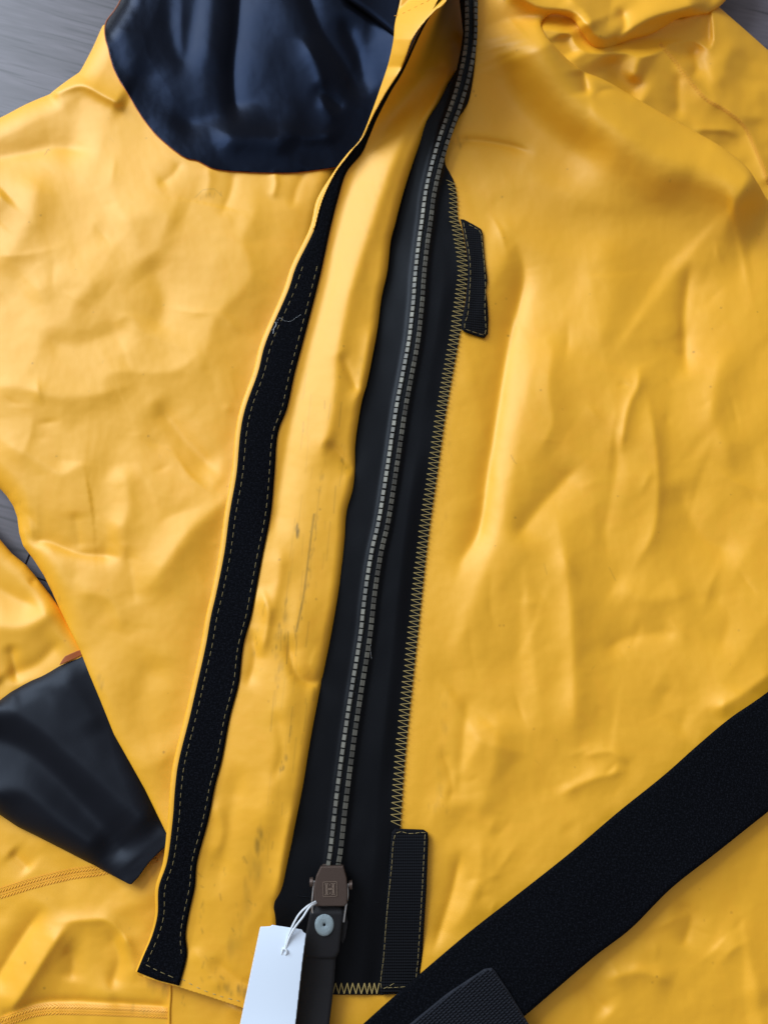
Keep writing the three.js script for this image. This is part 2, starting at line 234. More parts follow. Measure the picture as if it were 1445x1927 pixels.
// ------------------------------------------------------------------ materials
const lin = (r, g, b) => new THREE.Color().setRGB(r, g, b);
const phys = (o) => new THREE.MeshPhysicalMaterial({ side: THREE.DoubleSide, ...o });
const M = {
  yellow: phys({ name: 'coated yellow nylon', color: lin(0.86, 0.41, 0.012), roughness: 0.54, ior: 1.7, specularColor: lin(1, 0.94, 0.74), map: stainTex, bumpMap: weaveTex, bumpScale: 0.00004, sheen: 0 }),
  thread: phys({ name: 'gold thread', color: lin(0.42, 0.31, 0.105), roughness: 0.75 }),
  dimThread: phys({ name: 'dull gold thread', color: lin(0.30, 0.23, 0.09), roughness: 0.8 }),
  orangeThread: phys({ name: 'orange thread', color: lin(0.78, 0.35, 0.03), roughness: 0.75 }),
  velcro: phys({ name: 'black loop pile', color: lin(0.013, 0.0142, 0.0185), map: fuzzCol, roughness: 1, specularIntensity: 0.1, bumpMap: fuzzTex, bumpScale: 0.0003, sheen: 0.02, sheenColor: lin(0.5, 0.6, 0.9), sheenRoughness: 0.7 }),
  hook: phys({ name: 'black hook tape', color: lin(0.006, 0.0065, 0.0085), roughness: 0.8, bumpMap: ribTex, bumpScale: 0.0004, specularIntensity: 0.2 }),
  tape: phys({ name: 'black rubber tape', color: lin(0.0032, 0.0033, 0.0045), roughness: 0.46, specularIntensity: 0.3, specularColor: lin(0.85, 0.92, 1), bumpMap: fineTex, bumpScale: 0.00003 }),
  latex: phys({ name: 'black latex', color: lin(0.004, 0.0042, 0.006), roughness: 0.27, specularColor: lin(0.2, 0.42, 1), specularIntensity: 0.22, bumpMap: fineTex, bumpScale: 0.00001 }),  // blue specular tint stands in for bluish window reflections
  cuff: phys({ name: 'black rubber cuff', color: lin(0.005, 0.0052, 0.008), roughness: 0.5, specularIntensity: 0.45, bumpMap: fineTex, bumpScale: 0.00003, specularColor: lin(0.75, 0.85, 1) }),
  leather: phys({ name: 'black leather', color: lin(0.009, 0.0085, 0.010), roughness: 0.6, specularIntensity: 0.6, bumpMap: fineTex, bumpScale: 0.00005 }),
  glue: phys({ name: 'orange brown glue', color: lin(0.36, 0.085, 0.012), roughness: 0.6 }),
  tooth: phys({ name: 'dull brass', color: lin(0.165, 0.158, 0.13), roughness: 0.55, metalness: 0.6 }),
  bronze: phys({ name: 'brown bronze', color: lin(0.085, 0.057, 0.045), roughness: 0.42, metalness: 0.55, bumpMap: fineTex, bumpScale: 0.00004 }),
  wire: phys({ name: 'steel wire', color: lin(0.6, 0.6, 0.6), roughness: 0.3, metalness: 1 }),
  rivet: phys({ name: 'zinc rivet', color: lin(0.34, 0.42, 0.45), roughness: 0.5, metalness: 0.6, bumpMap: fineTex, bumpScale: 0.0001 }),
  paper: phys({ name: 'white card', color: lin(0.76, 0.85, 0.97), roughness: 0.7 }),
  string: phys({ name: 'white string', color: lin(0.72, 0.76, 0.80), roughness: 0.8 }),
  webbing: phys({ name: 'black webbing', color: lin(0.02, 0.022, 0.029), roughness: 0.7, specularIntensity: 0.35 }),
};

// ------------------------------------------------------------------ floor
{
  const floor = new THREE.Group(); floor.name = 'floor'; floor.userData.kind = 'structure'; floor.userData.label = 'grey wood-grain plank floor under the suit'; scene.add(floor);
  const grainTex = (seed) => dataTex(256, (u, v) => {
    const k = seed * 13.7, y = v * 1, x = u * 4, warp = fbm(x * 0.6 + k, y * 2.2, 3) * 0.9;
    let c = 0.46 + 0.11 * fbm(x * 0.5 + k, y * 5 + warp, 4) + 0.04 * Math.sin((y * 9 + warp * 5 + x * 0.25) * 6.283) * (0.5 + fbm(x * 0.4, y * 2 + k, 2));
    const fine = noise(x * 6 + k, y * 95 + warp * 14); c -= 0.13 * ss(0.25, 0.6, fine); c += 0.05 * noise(x * 20, y * 160 + k);
    return [c * 0.97, c * 0.955, c * 1.0];
  }, { srgb: true, w: 1024 });
  const mats = [1, 2, 3].map((s) => { const t = grainTex(s), b = t.clone(); t.wrapS = t.wrapT = THREE.MirroredRepeatWrapping; return phys({ name: 'grey laminate', color: lin(0.56, 0.51, 0.535), map: t, roughness: 0.45, bumpMap: t, bumpScale: 0.00012 }); });
  const W = 0.185, L = 1.2, geos = [0, 1, 2, 3].map((v) => {
    const s = new THREE.Shape(), e = 0.0007; s.moveTo(-L / 2 + e, -W / 2 + e); s.lineTo(L / 2 - e, -W / 2 + e); s.lineTo(L / 2 - e, W / 2 - e); s.lineTo(-L / 2 + e, W / 2 - e);
    const g = new THREE.ExtrudeGeometry(s, { depth: 0.006, bevelEnabled: true, bevelSize: 0.0006, bevelThickness: 0.0006, bevelSegments: 1 }); g.rotateX(-Math.PI / 2); g.translate(0, -0.0066, 0);
    const p = g.attributes.position, uv = g.attributes.uv; for (let i = 0; i < p.count; i++) uv.setXY(i, p.getX(i) / L + 0.5 + v * 0.31, p.getZ(i) / W + 0.5 + v * 0.27); return g;
  });
  const turn = -17 * Math.PI / 180, joint = P(52, 1056, 0), c = Math.cos(turn), s = Math.sin(turn);   // one end joint shows in the gap beside the sleeve
  let n = 0;
  for (let r = -4; r <= 4; r++) for (let k = -1; k <= 1; k++) {
    const u = (r === 0 ? (k + 0.5) * L : (k + 0.5) * L + ((r * 0.437 + 5) % 1) * L - L / 2), v = r * W - 0.085;
    const m = obj('plank' + (n ? '_' + String(n).padStart(3, '0') : ''), geos[(n * 7) % 4], mats[(n * 5 + r + 4) % 3], floor); n++;
    m.position.set(joint[0] + u * c + v * s, 0, joint[2] - u * s + v * c); m.rotation.y = turn;
  }
  const sub = new THREE.BoxGeometry(5, 0.05, 3); sub.translate(0, -0.034, 0); obj('subfloor', sub, phys({ color: lin(0.03, 0.028, 0.03), roughness: 0.9 }), floor);
}

// ------------------------------------------------------------------ traced lines of the suit
const velL = [[866, -60], [800, 40], [757, 128], [729, 170], [703, 216], [682, 260], [655, 290], [629, 325], [606, 375], [592, 430], [558, 500], [541, 550], [501, 642], [485, 702], [462, 767], [452, 817], [445, 892], [432, 967], [422, 1042], [407, 1117], [397, 1160], [387, 1217], [372, 1284], [357, 1350], [337, 1430], [330, 1480], [325, 1545], [315, 1620], [299, 1670], [297, 1720], [287, 1760], [270, 1800], [258, 1829]];
const velR = [[870, -60], [804, 40], [760, 132], [736, 172], [710, 222], [694, 260], [680, 290], [652, 325], [636, 375], [622, 430], [607, 500], [595, 550], [571, 642], [555, 702], [541, 767], [523, 817], [517, 892], [510, 967], [495, 1042], [481, 1117], [473, 1160], [458, 1217], [450, 1284], [433, 1350], [418, 1430], [405, 1480], [392, 1545], [372, 1620], [367, 1670], [356, 1720], [350, 1760], [352, 1800], [338, 1855]];
const flapR = [[868, -60], [866, 0], [873, 60], [870, 87], [861, 131], [843, 161], [828, 192], [802, 235], [789, 272], [776, 309], [763, 349], [752, 388], [744, 420], [735, 455], [729, 510], [718, 560], [711, 615], [703, 660], [691, 720], [680, 760], [669, 832], [668, 880], [664, 920], [652, 965], [648, 1020], [639, 1100], [624, 1190], [611, 1255], [597, 1325], [583, 1400], [570, 1480], [553, 1565], [540, 1640], [533, 1680], [526, 1705], [527, 1745], [520, 1912]];
const zipC = [[884, -70], [886, 0], [886, 65], [881, 109], [872, 152], [859, 196], [843, 240], [829, 283], [817, 327], [808, 370], [803, 410], [795, 467], [789, 525], [786, 569], [778, 642], [766, 707], [754, 772], [736, 892], [722, 980], [708, 1042], [696, 1120], [687, 1200], [671, 1300], [656, 1400], [643, 1500], [633, 1590], [626, 1640], [612, 1760], [600, 1900]];
const tapeR = [[899, -60], [899, 0], [897, 65], [892, 131], [883, 185], [872, 209], [864, 220], [854, 244], [845, 268], [837, 303], [847, 327], [854, 342], [859, 370], [861, 409], [868, 430], [874, 461], [879, 495], [879, 520], [877, 540], [873, 569], [869, 598], [866, 620], [860, 655], [839, 772], [822, 892], [804, 1022], [787, 1180], [769, 1350], [759, 1460], [753, 1555], [746, 1650], [735, 1750], [722, 1850], [720, 1872]];
const latexE = [[250, -80], [228, 0], [199, 48], [206, 95], [218, 135], [243, 178], [270, 222], [300, 258], [345, 294], [372, 302], [400, 316], [430, 321], [475, 324], [520, 325], [560, 324], [600, 319], [636, 314]];
const bodyEdge = [[0, 919], [13, 933], [26, 953], [33, 973], [37, 1004], [44, 1027], [64, 1053], [84, 1084], [100, 1117], [115, 1150], [133, 1187], [151, 1223], [168, 1267], [189, 1317], [215, 1382], [241, 1428], [273, 1485], [315, 1571]];
const xBody = xAt(bodyEdge), xVelL = xAt(curve(velL, 5)), xVelR = xAt(curve(velR, 5)), xFlapR = xAt(curve(flapR, 5)), xZip = xAt(curve(zipC, 5)), xTapeR = xAt(curve(tapeR, 5));

// ------------------------------------------------------------------ relief of the cloth
const B = new Relief();                                   // front panels
// left front
B.fold([[-60, 305], [0, 296], [75, 282], [110, 276], [190, 284]], -12, 70, 40, 0.15)
 .fold([[90, 182], [120, 168], [155, 160], [195, 180], [238, 202]], 13, 40, 22, 0.1, 0.15)
 .fold([[70, 310], [60, 400], [30, 460], [-30, 510]], 10, 60, 70, 0.3)
 .fold([[10, 360], [-30, 400]], 8, 40, 40, 0.3)
 .fold([[466, 325], [479, 400], [455, 450], [470, 520], [405, 600], [380, 680], [335, 750]], 6, 70, 100, 0.1)
 .fold([[640, 340], [570, 470], [500, 640], [440, 860], [390, 1170], [340, 1400], [315, 1600]], -9, 30, 70, 0.4, 0.1)
 .fold([[455, 880], [420, 945], [350, 1010], [265, 1135]], 10, 90, 60, 0.15)
 .fold([[240, 1025], [258, 1142]], -3, 40, 36, 0.1)
 .fold([[-60, 730], [30, 728], [70, 735], [120, 748], [190, 740], [270, 715]], 6, 80, 60, 0.1)
 .fold([[180, 732], [215, 701], [300, 702], [345, 690], [395, 640]], 3.5, 50, 50, 0.08)
 .fold([[290, 750], [350, 830], [420, 900]], -8, 45, 55, 0.15)
 .fold([[-30, 815], [60, 860], [115, 893], [160, 872], [215, 885]], 7, 60, 100, 0.08)
 .fold([[40, 1028], [60, 1018], [95, 1020], [150, 1041], [235, 1047]], -11, 80, 30, 0.06, 0.2)
 .fold([[152, 1040], [140, 960]], -3, 30, 36, 0.1)
 .fold([[230, 870], [242, 960], [205, 1020]], 5, 40, 50, 0.2)
 .fold([[70, 640], [150, 650], [260, 610]], -5, 40, 50, 0.3)
 .fold([[210, 430], [280, 400], [350, 420]], 5, 60, 60, 0.4)
 .fold([[270, 480], [310, 560], [290, 640]], -6, 60, 50, 0.3)
 .fold([[345, 300], [325, 330], [295, 350]], -3, 18, 24, 0.1)
 .fold([[390, 310], [395, 340], [385, 375]], 2, 20, 20, 0.1).fold([[515, 318], [520, 345], [512, 375]], 3, 13, 13, 0.1).fold([[440, 315], [436, 356], [415, 410]], -2.5, 20, 20, 0.1).fold([[580, 315], [560, 350], [550, 395]], -2.5, 20, 20, 0.1)
 .fold([[300, 1220], [270, 1330], [310, 1430]], -6, 60, 60, 0.4)
 .fold([[130, 1110], [210, 1130], [235, 1200]], 4, 50, 40, 0.15)
 .fold([[40, 560], [130, 520], [200, 560]], 6, 70, 60, 0.3);
B.facets(23, [-460, 250, 560, 1700], 0.9, 140, 230, 6.5, 6).facets(103, [-460, 250, 560, 1400], 2.2, 60, 100, 1.2, 3).facets(133, [-460, 250, 560, 1600], 1.2, 26, 48, 0.28, 1);
B.crumple(13, 16, [-60, 320, 450, 1100], 1.0, 3.1, 0.4, 1.6, 8, 16, 30, 90);
// right front
B.fold([[960, 430], [985, 520], [957, 642], [937, 767], [917, 892], [900, 1000], [866, 1058], [856, 1110]], -16, 38, 66, 0.1, 0.2)
 .fold([[1045, 560], [1015, 660], [990, 760], [968, 900], [945, 1000], [905, 1110], [868, 1230], [848, 1320]], 9, 90, 50, 0.5, 0.25)
 .fold([[1045, 620], [1033, 728], [1039, 800], [1000, 870]], 4, 60, 40, 0.1)
 .fold([[960, 1030], [1010, 960], [1100, 865]], -9, 60, 50, 0.12)
 .fold([[1045, 950], [1066, 1060], [1078, 1200], [1082, 1420]], 9, 60, 44, 0.18)
 .fold([[1200, 680], [1201, 722], [1181, 770], [1166, 860]], 6, 30, 26, 0.06)
 .fold([[1212, 720], [1236, 857], [1230, 1000], [1175, 1085]], 7, 34, 60, 0.08)
 .fold([[1150, 780], [1160, 870], [1138, 1000], [1150, 1070]], -3, 40, 40, 0.1)
 .fold([[1300, 485], [1285, 600], [1292, 720]], -8, 40, 30, 0.12)
 .fold([[1120, 430], [1150, 560], [1120, 680]], 6, 70, 60, 0.3)
 .fold([[1045, 1500], [1110, 1468], [1185, 1447]], 5, 50, 30, 0.06)
 .fold([[1090, 1425], [1150, 1415], [1185, 1440]], 3, 24, 22, 0.1)
 .fold([[1330, 1345], [1390, 1310], [1470, 1250]], 6, 50, 44, 0.06)
 .fold([[1230, 1290], [1290, 1330], [1270, 1390]], -4, 60, 60, 0.1)
 .fold([[870, 1590], [850, 1680], [812, 1800]], -6, 24, 30, 0.08)
 .fold([[905, 1560], [900, 1660], [850, 1760]], 4, 40, 34, 0.2)
 .fold([[826, 1400], [845, 1450], [850, 1490], [835, 1520]], -2.5, 18, 20, 0.1)
 .fold([[880, 1300], [870, 1420], [860, 1520]], -6, 40, 30, 0.2)
 .fold([[940, 1330], [930, 1450], [890, 1560]], 5, 50, 40, 0.3)
 .fold([[1380, 640], [1340, 760], [1390, 900]], 7, 60, 60, 0.2)
 .fold([[1270, 900], [1310, 1000], [1400, 1050]], -7, 50, 60, 0.2)
 .fold([[1320, 1110], [1370, 1160], [1345, 1240]], -3, 50, 60, 0.1)
 .fold([[1150, 1100], [1220, 1130], [1310, 1110]], 6, 60, 50, 0.2)
 .fold([[1130, 1240], [1180, 1200], [1290, 1190]], -5, 40, 40, 0.2)
 .fold([[840, 264], [900, 264], [960, 274], [1010, 290]], -6, 12, 22, 0.1)
 .fold([[880, 370], [1000, 350], [1150, 385], [1220, 380]], 6, 60, 50, 0.4)
 .fold([[1250, 330], [1350, 385], [1460, 405]], -4, 60, 60, 0.3)
 .fold([[930, 60], [960, 170], [1050, 260], [1150, 320]], -12, 60, 60, 0.5)
 .fold([[996, 24], [1012, 80], [1042, 132], [1095, 196], [1160, 240], [1250, 296], [1350, 330], [1460, 385]], 60, 80, 95, 0.7, 0.12)
 .fold([[1094, 128], [1105, 182]], -12, 18, 22, 0.06)
 .fold([[1110, 182], [1150, 168], [1200, 186]], -5, 14, 14, 0.1)
 .fold([[940, -40], [1010, 10], [1080, 20], [1140, 70], [1230, 30], [1340, 0]], 26, 60, 26, 0.3, 0.1)
 .fold([[1160, 10], [1175, 50], [1140, 92]], -12, 26, 30, 0.1)
 .fold([[1060, -10], [1100, 20], [1120, 60]], 7, 24, 20, 0.1)
 // below the strap
 .fold([[1130, 1850], [1200, 1830], [1270, 1850]], 5, 30, 30, 0.2).fold([[1260, 1700], [1300, 1720], [1280, 1790]], -5, 30, 30, 0.12).fold([[1340, 1760], [1400, 1800], [1440, 1900]], 5, 50, 50, 0.3).fold([[1080, 1840], [1150, 1910]], -5, 30, 30, 0.2)
 .fold([[420, 1890], [520, 1935]], 5, 20, 20, 0.2);
B.facets(4, [780, 330, 1760, 2100], 0.12, 115, 260, 8.5, 5).facets(104, [820, 420, 1760, 2100], 0.9, 60, 110, 1.3, 3).facets(134, [780, 330, 1760, 2100], 0.5, 26, 52, 0.28, 1).facets(204, [860, -100, 1600, 420], 0.6, 80, 130, 3, 10);
B.crumple(14, 18, [880, 420, 1450, 1420], 0.9, 3.1, 0.4, 1.6, 8, 16, 30, 100);
B.crumple(24, 10, [840, 1400, 1100, 1720], 2.4, 1.6, 0.5, 2, 8, 18, 40, 100);
const crisp = (seed, n, box, dir, spread) => { const q = rng(seed); for (let k = 0; k < n; k++) { const x = mix(box[0], box[2], q()), y = mix(box[1], box[3], q()), a = dir + (q() - 0.5) * spread, l = 25 + 90 * q() * q(), b = (q() - 0.5) * 0.7, w = 9 + 22 * q(); B.fold([[x - Math.cos(a) * l, y - Math.sin(a) * l], [x, y], [x + Math.cos(a + b) * l, y + Math.sin(a + b) * l]], (q() < 0.5 ? -1 : 1) * (0.7 + 1.6 * q()), w, w * mix(1, 3, q()), 0.03, 0.5); } };
crisp(41, 24, [-40, 260, 450, 1250], 0.6, 2.6); crisp(42, 26, [880, 420, 1440, 1500], 1.3, 2.0); crisp(43, 8, [850, 1350, 1150, 1700], 2.2, 1.6); crisp(44, 14, [1030, 1720, 1440, 1920], 0.3, 2.4); crisp(45, 10, [960, -40, 1300, 60], 0.4, 1.5);
B.blur(1);
const T = new Relief();                                   // leg under everything
T.fold([[88, 1700], [40, 1770], [-30, 1880]], -12, 40, 56, 0.06).fold([[140, 1722], [92, 1790], [36, 1880], [0, 1940]], 14, 40, 70, 0.08).fold([[100, 1738], [160, 1732], [212, 1738], [262, 1810]], 6, 30, 30, 0.06).fold([[120, 1780], [138, 1800], [132, 1850]], -4, 26, 28, 0.1).fold([[200, 1745], [225, 1800], [205, 1870]], -5, 26, 30, 0.1).fold([[230, 1750], [258, 1850]], 3, 24, 24, 0.1).fold([[60, 1560], [120, 1600], [200, 1640]], 3, 30, 30, 0.2).fold([[20, 1600], [60, 1640]], -5, 26, 26, 0.2).fold([[0, 1915], [66, 1888], [150, 1884], [320, 1894]], -5, 14, 10, 0.2, 0.05);
T.facets(5, [-300, 1450, 460, 2100], 0.6, 70, 110, 3, 8).blur(2);
const SL = new Relief();                                  // left sleeve
SL.fold([[-80, 1060], [20, 1120], [90, 1150]], -9, 36, 40, 0.2).fold([[-40, 1170], [40, 1180], [120, 1140]], 11, 40, 44, 0.25).fold([[10, 1270], [70, 1250], [120, 1200]], -8, 36, 30, 0.2).fold([[20, 1210], [34, 1290]], -7, 20, 24, 0.1).fold([[-40, 1240], [0, 1290]], 8, 30, 30, 0.2).fold([[70, 1088], [58, 1100]], -4, 10, 12, 0.1)
 .fold([[-60, 1320], [40, 1350], [150, 1440], [290, 1570]], 9, 44, 60, 0.4, 0.1).fold([[-40, 1380], [60, 1420], [180, 1540], [250, 1620]], -9, 50, 50, 0.35, 0.1).fold([[-40, 1500], [40, 1490], [110, 1540], [200, 1610]], 9, 50, 46, 0.4, 0.15).fold([[20, 1310], [110, 1300]], -2, 30, 34, 0.3).fold([[100, 1280], [150, 1310], [190, 1380]], 2, 34, 34, 0.3);
SL.facets(6, [-300, 900, 240, 1330], 0.5, 70, 110, 4, 8).blur(2);
const F = new Relief();                                   // storm flap
F.fold([[690, 270], [640, 400], [615, 540], [585, 650], [552, 780], [530, 900], [512, 1030]], -10, 40, 30, 0.3, 0.08)
 .fold([[790, 170], [745, 290], [700, 420], [662, 540], [640, 640], [628, 760], [600, 900]], 12, 44, 50, 0.2, 0.1)
 .fold([[608, 830], [635, 850], [672, 895]], -9, 22, 26, 0.1).fold([[640, 660], [665, 720], [680, 745]], -6, 18, 22, 0.12).fold([[700, 600], [690, 680], [668, 780]], 6, 30, 20, 0.2)
 .fold([[490, 1100], [505, 1160], [490, 1240]], 9, 18, 26, 0.15).fold([[470, 1180], [480, 1240], [462, 1300]], -6, 20, 18, 0.2).fold([[540, 1190], [555, 1265], [590, 1285], [618, 1262]], -11, 34, 20, 0.12).fold([[530, 1020], [522, 1100], [505, 1180]], 6, 24, 30, 0.25)
 .fold([[560, 1080], [560, 1200], [540, 1330], [520, 1450], [490, 1600]], 8, 60, 40, 0.4, 0.15).fold([[455, 1430], [430, 1560], [400, 1700]], -7, 36, 40, 0.3).fold([[520, 1330], [530, 1420], [508, 1480]], -5, 26, 24, 0.2).fold([[400, 1500], [420, 1560], [400, 1620]], 4, 24, 24, 0.2)
 .fold([[395, 1800], [450, 1845], [500, 1860]], -5, 22, 24, 0.15).fold([[360, 1780], [420, 1870]], 4, 24, 24, 0.2).fold([[560, 1500], [535, 1600], [520, 1700]], 6, 24, 20, 0.25)
 .fold([[735, 128], [790, 128], [850, 126]], -7, 26, 12, 0.1).fold([[850, 60], [862, 90], [850, 150]], -9, 20, 20, 0.12);
F.facets(7, [380, 420, 780, 1980], 0.15, 50, 140, 2.6, 4).blur(2);
const LX = new Relief();                                  // latex neck seal
LX.fold([[452, -90], [446, 40], [438, 120], [440, 190], [452, 240]], -22, 66, 24, 0.12, 0.15).fold([[400, -60], [392, 60], [400, 150]], 7, 50, 50, 0.4, 0.3).fold([[320, -40], [322, 60], [345, 110], [360, 60], [380, -60]], -8, 40, 40, 0.3).fold([[560, -70], [600, 50], [650, 130], [690, 210]], -14, 54, 22, 0.15, 0.2).fold([[640, 20], [680, 120], [700, 200]], -14, 26, 26, 0.3).fold([[560, 60], [600, 130], [612, 200], [640, 240]], 9, 24, 20, 0.2).fold([[590, 160], [620, 185], [650, 210]], -8, 20, 20, 0.15).fold([[300, 250], [390, 225], [480, 232], [560, 210]], -9, 50, 40, 0.4).fold([[400, 280], [480, 262], [560, 285]], 14, 50, 40, 0.5).fold([[520, 240], [590, 262], [650, 240]], 7, 30, 26, 0.25).fold([[240, -20], [215, 60], [260, 160]], 10, 30, 60, 0.5).fold([[240, 110], [300, 200], [390, 270]], -5, 50, 60, 0.4).fold([[610, 250], [632, 270]], 4, 12, 12, 0.1);
LX.blur(4); for (let k = 0; k < LX.d.length; k++) LX.d[k] *= 0.62;

const low = (x, y) => 9 * fbm(x / 260 + 3, y / 330 + 9, 3);
const rise = (y) => 105 * ss(440, -140, y);
const hBase = (x, y) => 70 + low(x, y) + rise(y) * mix(0.3 * ss(300, 700, x), ss(1500, 900, x), ss(690, 830, x));
const slump = (x, y) => (y > 1560 ? 26 * ss(1600, 1880, y) * ss(900, 700, x) : 0);
const micro = (x, y) => 0.5 * fbm(x / 26, y / 26, 2);
const hB = (x, y) => hBase(x, y) + 1.3 * B.at(x, y) - slump(x, y) + micro(x, y);
const hT = (x, y) => 30 + 10 * ss(-100, 300, x) + 5 * fbm(x / 140 + 40, y / 140, 3) + 1.35 * T.at(x, y) + micro(x, y);
const hS = (x, y) => 46 + 5 * fbm(x / 150 + 70, y / 150, 3) + SL.at(x, y);
const hZip = (y) => 78 + rise(y) * 1.03 - 24 * ss(1600, 1880, y) + 4 * noise(3, y / 300);
const hTape = (x, y) => {
  const c = xZip(y), r = xTapeR(y), bead = 7 * Math.exp(-Math.pow(Math.abs(x - c) / 15, 4)), D = Math.min(46, (r - c) * 0.72), w = ss(D, D * 0.25, r - x);
  const tiltL = x < c ? -(c - x) * 0.16 * ss(1100, 300, y) : -(x - c) * 0.12 * ss(500, 250, y);
  return mix(hZip(y) + tiltL + 2.5 * fbm(x / 90, y / 120 + 5, 2), hB(x, y) + 3, w) + bead;
};
const hFlap = (x, y, d = 99) => {
  const l = xVelL(y), r = xFlapR(y), u = clamp((x - l) / (r - l));
  const up = ss(330, -20, y);                                            // at the neck the flap stands on edge
  let h = 92 + 0.25 * low(x, y) + rise(y) * 0.5 - 30 * ss(1480, 1840, y) + F.at(x, y) + micro(x, y);
  h += up * (150 * Math.pow(1 - u, 2.4) - 70 * ss(0, 0.45, u) * ss(260, 90, y) - 75 * Math.sin(Math.PI * Math.pow(u, 0.8)) * ss(1.02, 0.8, u) * ss(90, 260, y) + 6);
  h += 5 * Math.sin(Math.PI * clamp((u - 0.32) / 0.68)) * (1 - up);
  const e = r - x; h += roll(e, 18, 0.85) * ss(1900, 1780, y);
  return h;
};

// ------------------------------------------------------------------ the suit
const suit = new THREE.Group(); suit.name = 'drysuit'; scene.add(suit);
tag(suit, 'yellow drysuit laid open on the floor with black zipper, rubber neck and cuff', 'drysuit');

// leg or lower body underneath, lower left
const leg = obj('trouser_leg', sheet([[-430, 1330], [300, 1300], [420, 1600], [460, 2180], [-430, 2180]], (x, y) => hT(x, y)), M.yellow, suit);
function cover(line, w, parent, h, name) {                // twin rows of cover stitch over a lapped seam
  const c = curve(line, 3), off = [-0.5, -0.16, 0.16, 0.5], gs = [];
  for (let k = 0; k + 1 < c.length; k += 1) {
    const a = c[k], b = c[Math.min(c.length - 1, k + 2)], dx = b[0] - a[0], dy = b[1] - a[1], l = Math.hypot(dx, dy) || 1, nx = -dy / l, ny = dx / l;
    for (let q = 0; q < 4; q++) { if ((k + q) % 2) continue; const o = off[q] * w, ex = (q % 2 ? -1 : 1) * 2.2, A = [a[0] + nx * (o - ex), a[1] + ny * (o - ex)], E = [b[0] + nx * (o + ex), b[1] + ny * (o + ex)]; gs.push(new THREE.TubeGeometry(new THREE.QuadraticBezierCurve3(V(A[0], A[1], h(A[0], A[1])), V((A[0] + E[0]) / 2, (A[1] + E[1]) / 2, h((A[0] + E[0]) / 2, (A[1] + E[1]) / 2) + 1.6), V(E[0], E[1], h(E[0], E[1]))), 2, 0.0002, 4)); }
  }
  return tag(obj(name, mergeGeometries(gs), M.orangeThread, parent), null, null, 'stuff');
}
cover([[-60, 1698], [0, 1681], [66, 1661], [133, 1645], [199, 1635], [296, 1612]], 17, leg, hT, 'seam_stitching');
cover([[-50, 1950], [0, 1926], [33, 1913], [66, 1903], [110, 1899], [220, 1902], [318, 1907]], 17, leg, hT, 'seam_stitching');

// left sleeve and its cuff
const sleeveUp = [[-430, 860], [-260, 850], [-100, 905], [0, 1014], [24, 1042], [51, 1064], [71, 1088], [97, 1121], [140, 1180], [200, 1260]];
const cuffTop = [[-120, 1372], [-50, 1340], [0, 1318], [20, 1302], [42, 1288], [60, 1278], [78, 1270], [95, 1261], [112, 1251], [151, 1230], [200, 1210]];
const sleeve = obj('sleeve', sheet([...sleeveUp, [190, 1290], [60, 1310], [0, 1350], [-100, 1420], [-430, 1620]], (x, y, d) => hS(x, y) + roll(d, 34, 0.7), { drop: 10 }), M.yellow, suit);
const cuffOut = [...cuffTop, [260, 1440], [318, 1572], [314, 1592], [301, 1603], [280, 1624], [260, 1652], [248, 1664], [244, 1664], [215, 1649], [182, 1631], [130, 1604], [65, 1571], [34, 1556], [0, 1533], [-120, 1470]];
const hCuff = (x, y, d = 99) => { const t = clamp(((x - 0) * 0.62 + (y - 1318) * 0.78) / 420); return -8 * ss(-60, 14, x - xBody(y)) * ss(1480, 1400, y) + mix(hS(x, y) + 6, 66 + SL.at(x, y), 0.5) + SL.at(x, y) * 0.5 + (1 - t) * 3 + 0.5 * Math.sin((x * 0.62 + y * 0.78) * 0.42) * ss(0.55, 0.95, t) * fbm(x / 50, y / 50, 1) * 0.8; };
const cuff = tag(obj('cuff', sheet(cuffOut, (x, y, d) => { const low2 = roll(Math.min(d, 40), 40, 0.62) * ss(4, 80, segD(x, y, [248, 1664], [314, 1592])); return hCuff(x, y) + low2; }, { drop: 5, step: 2.5 }), M.cuff, sleeve), 'black rubber wrist cuff');
{ // the opening of the cuff: its thick lower lip seen at the end
  const l = [[250, 1662], [262, 1654], [282, 1628], [303, 1606], [314, 1594]]; obj('cuff_lip', tube(l.map((p) => V(p[0], p[1] - 2, hCuff(p[0], p[1]) - 28)), 0.0011, 8), M.cuff, sleeve);
}
obj('glue_smear', sheet([[112, 1252], [117, 1243], [123, 1235], [134, 1230], [148, 1224], [160, 1222], [168, 1226], [140, 1240]], (x, y) => hS(x, y) + 7 - 8 * ss(-60, 14, x - xBody(y)), { drop: 2, step: 1.5 }), M.glue, sleeve);

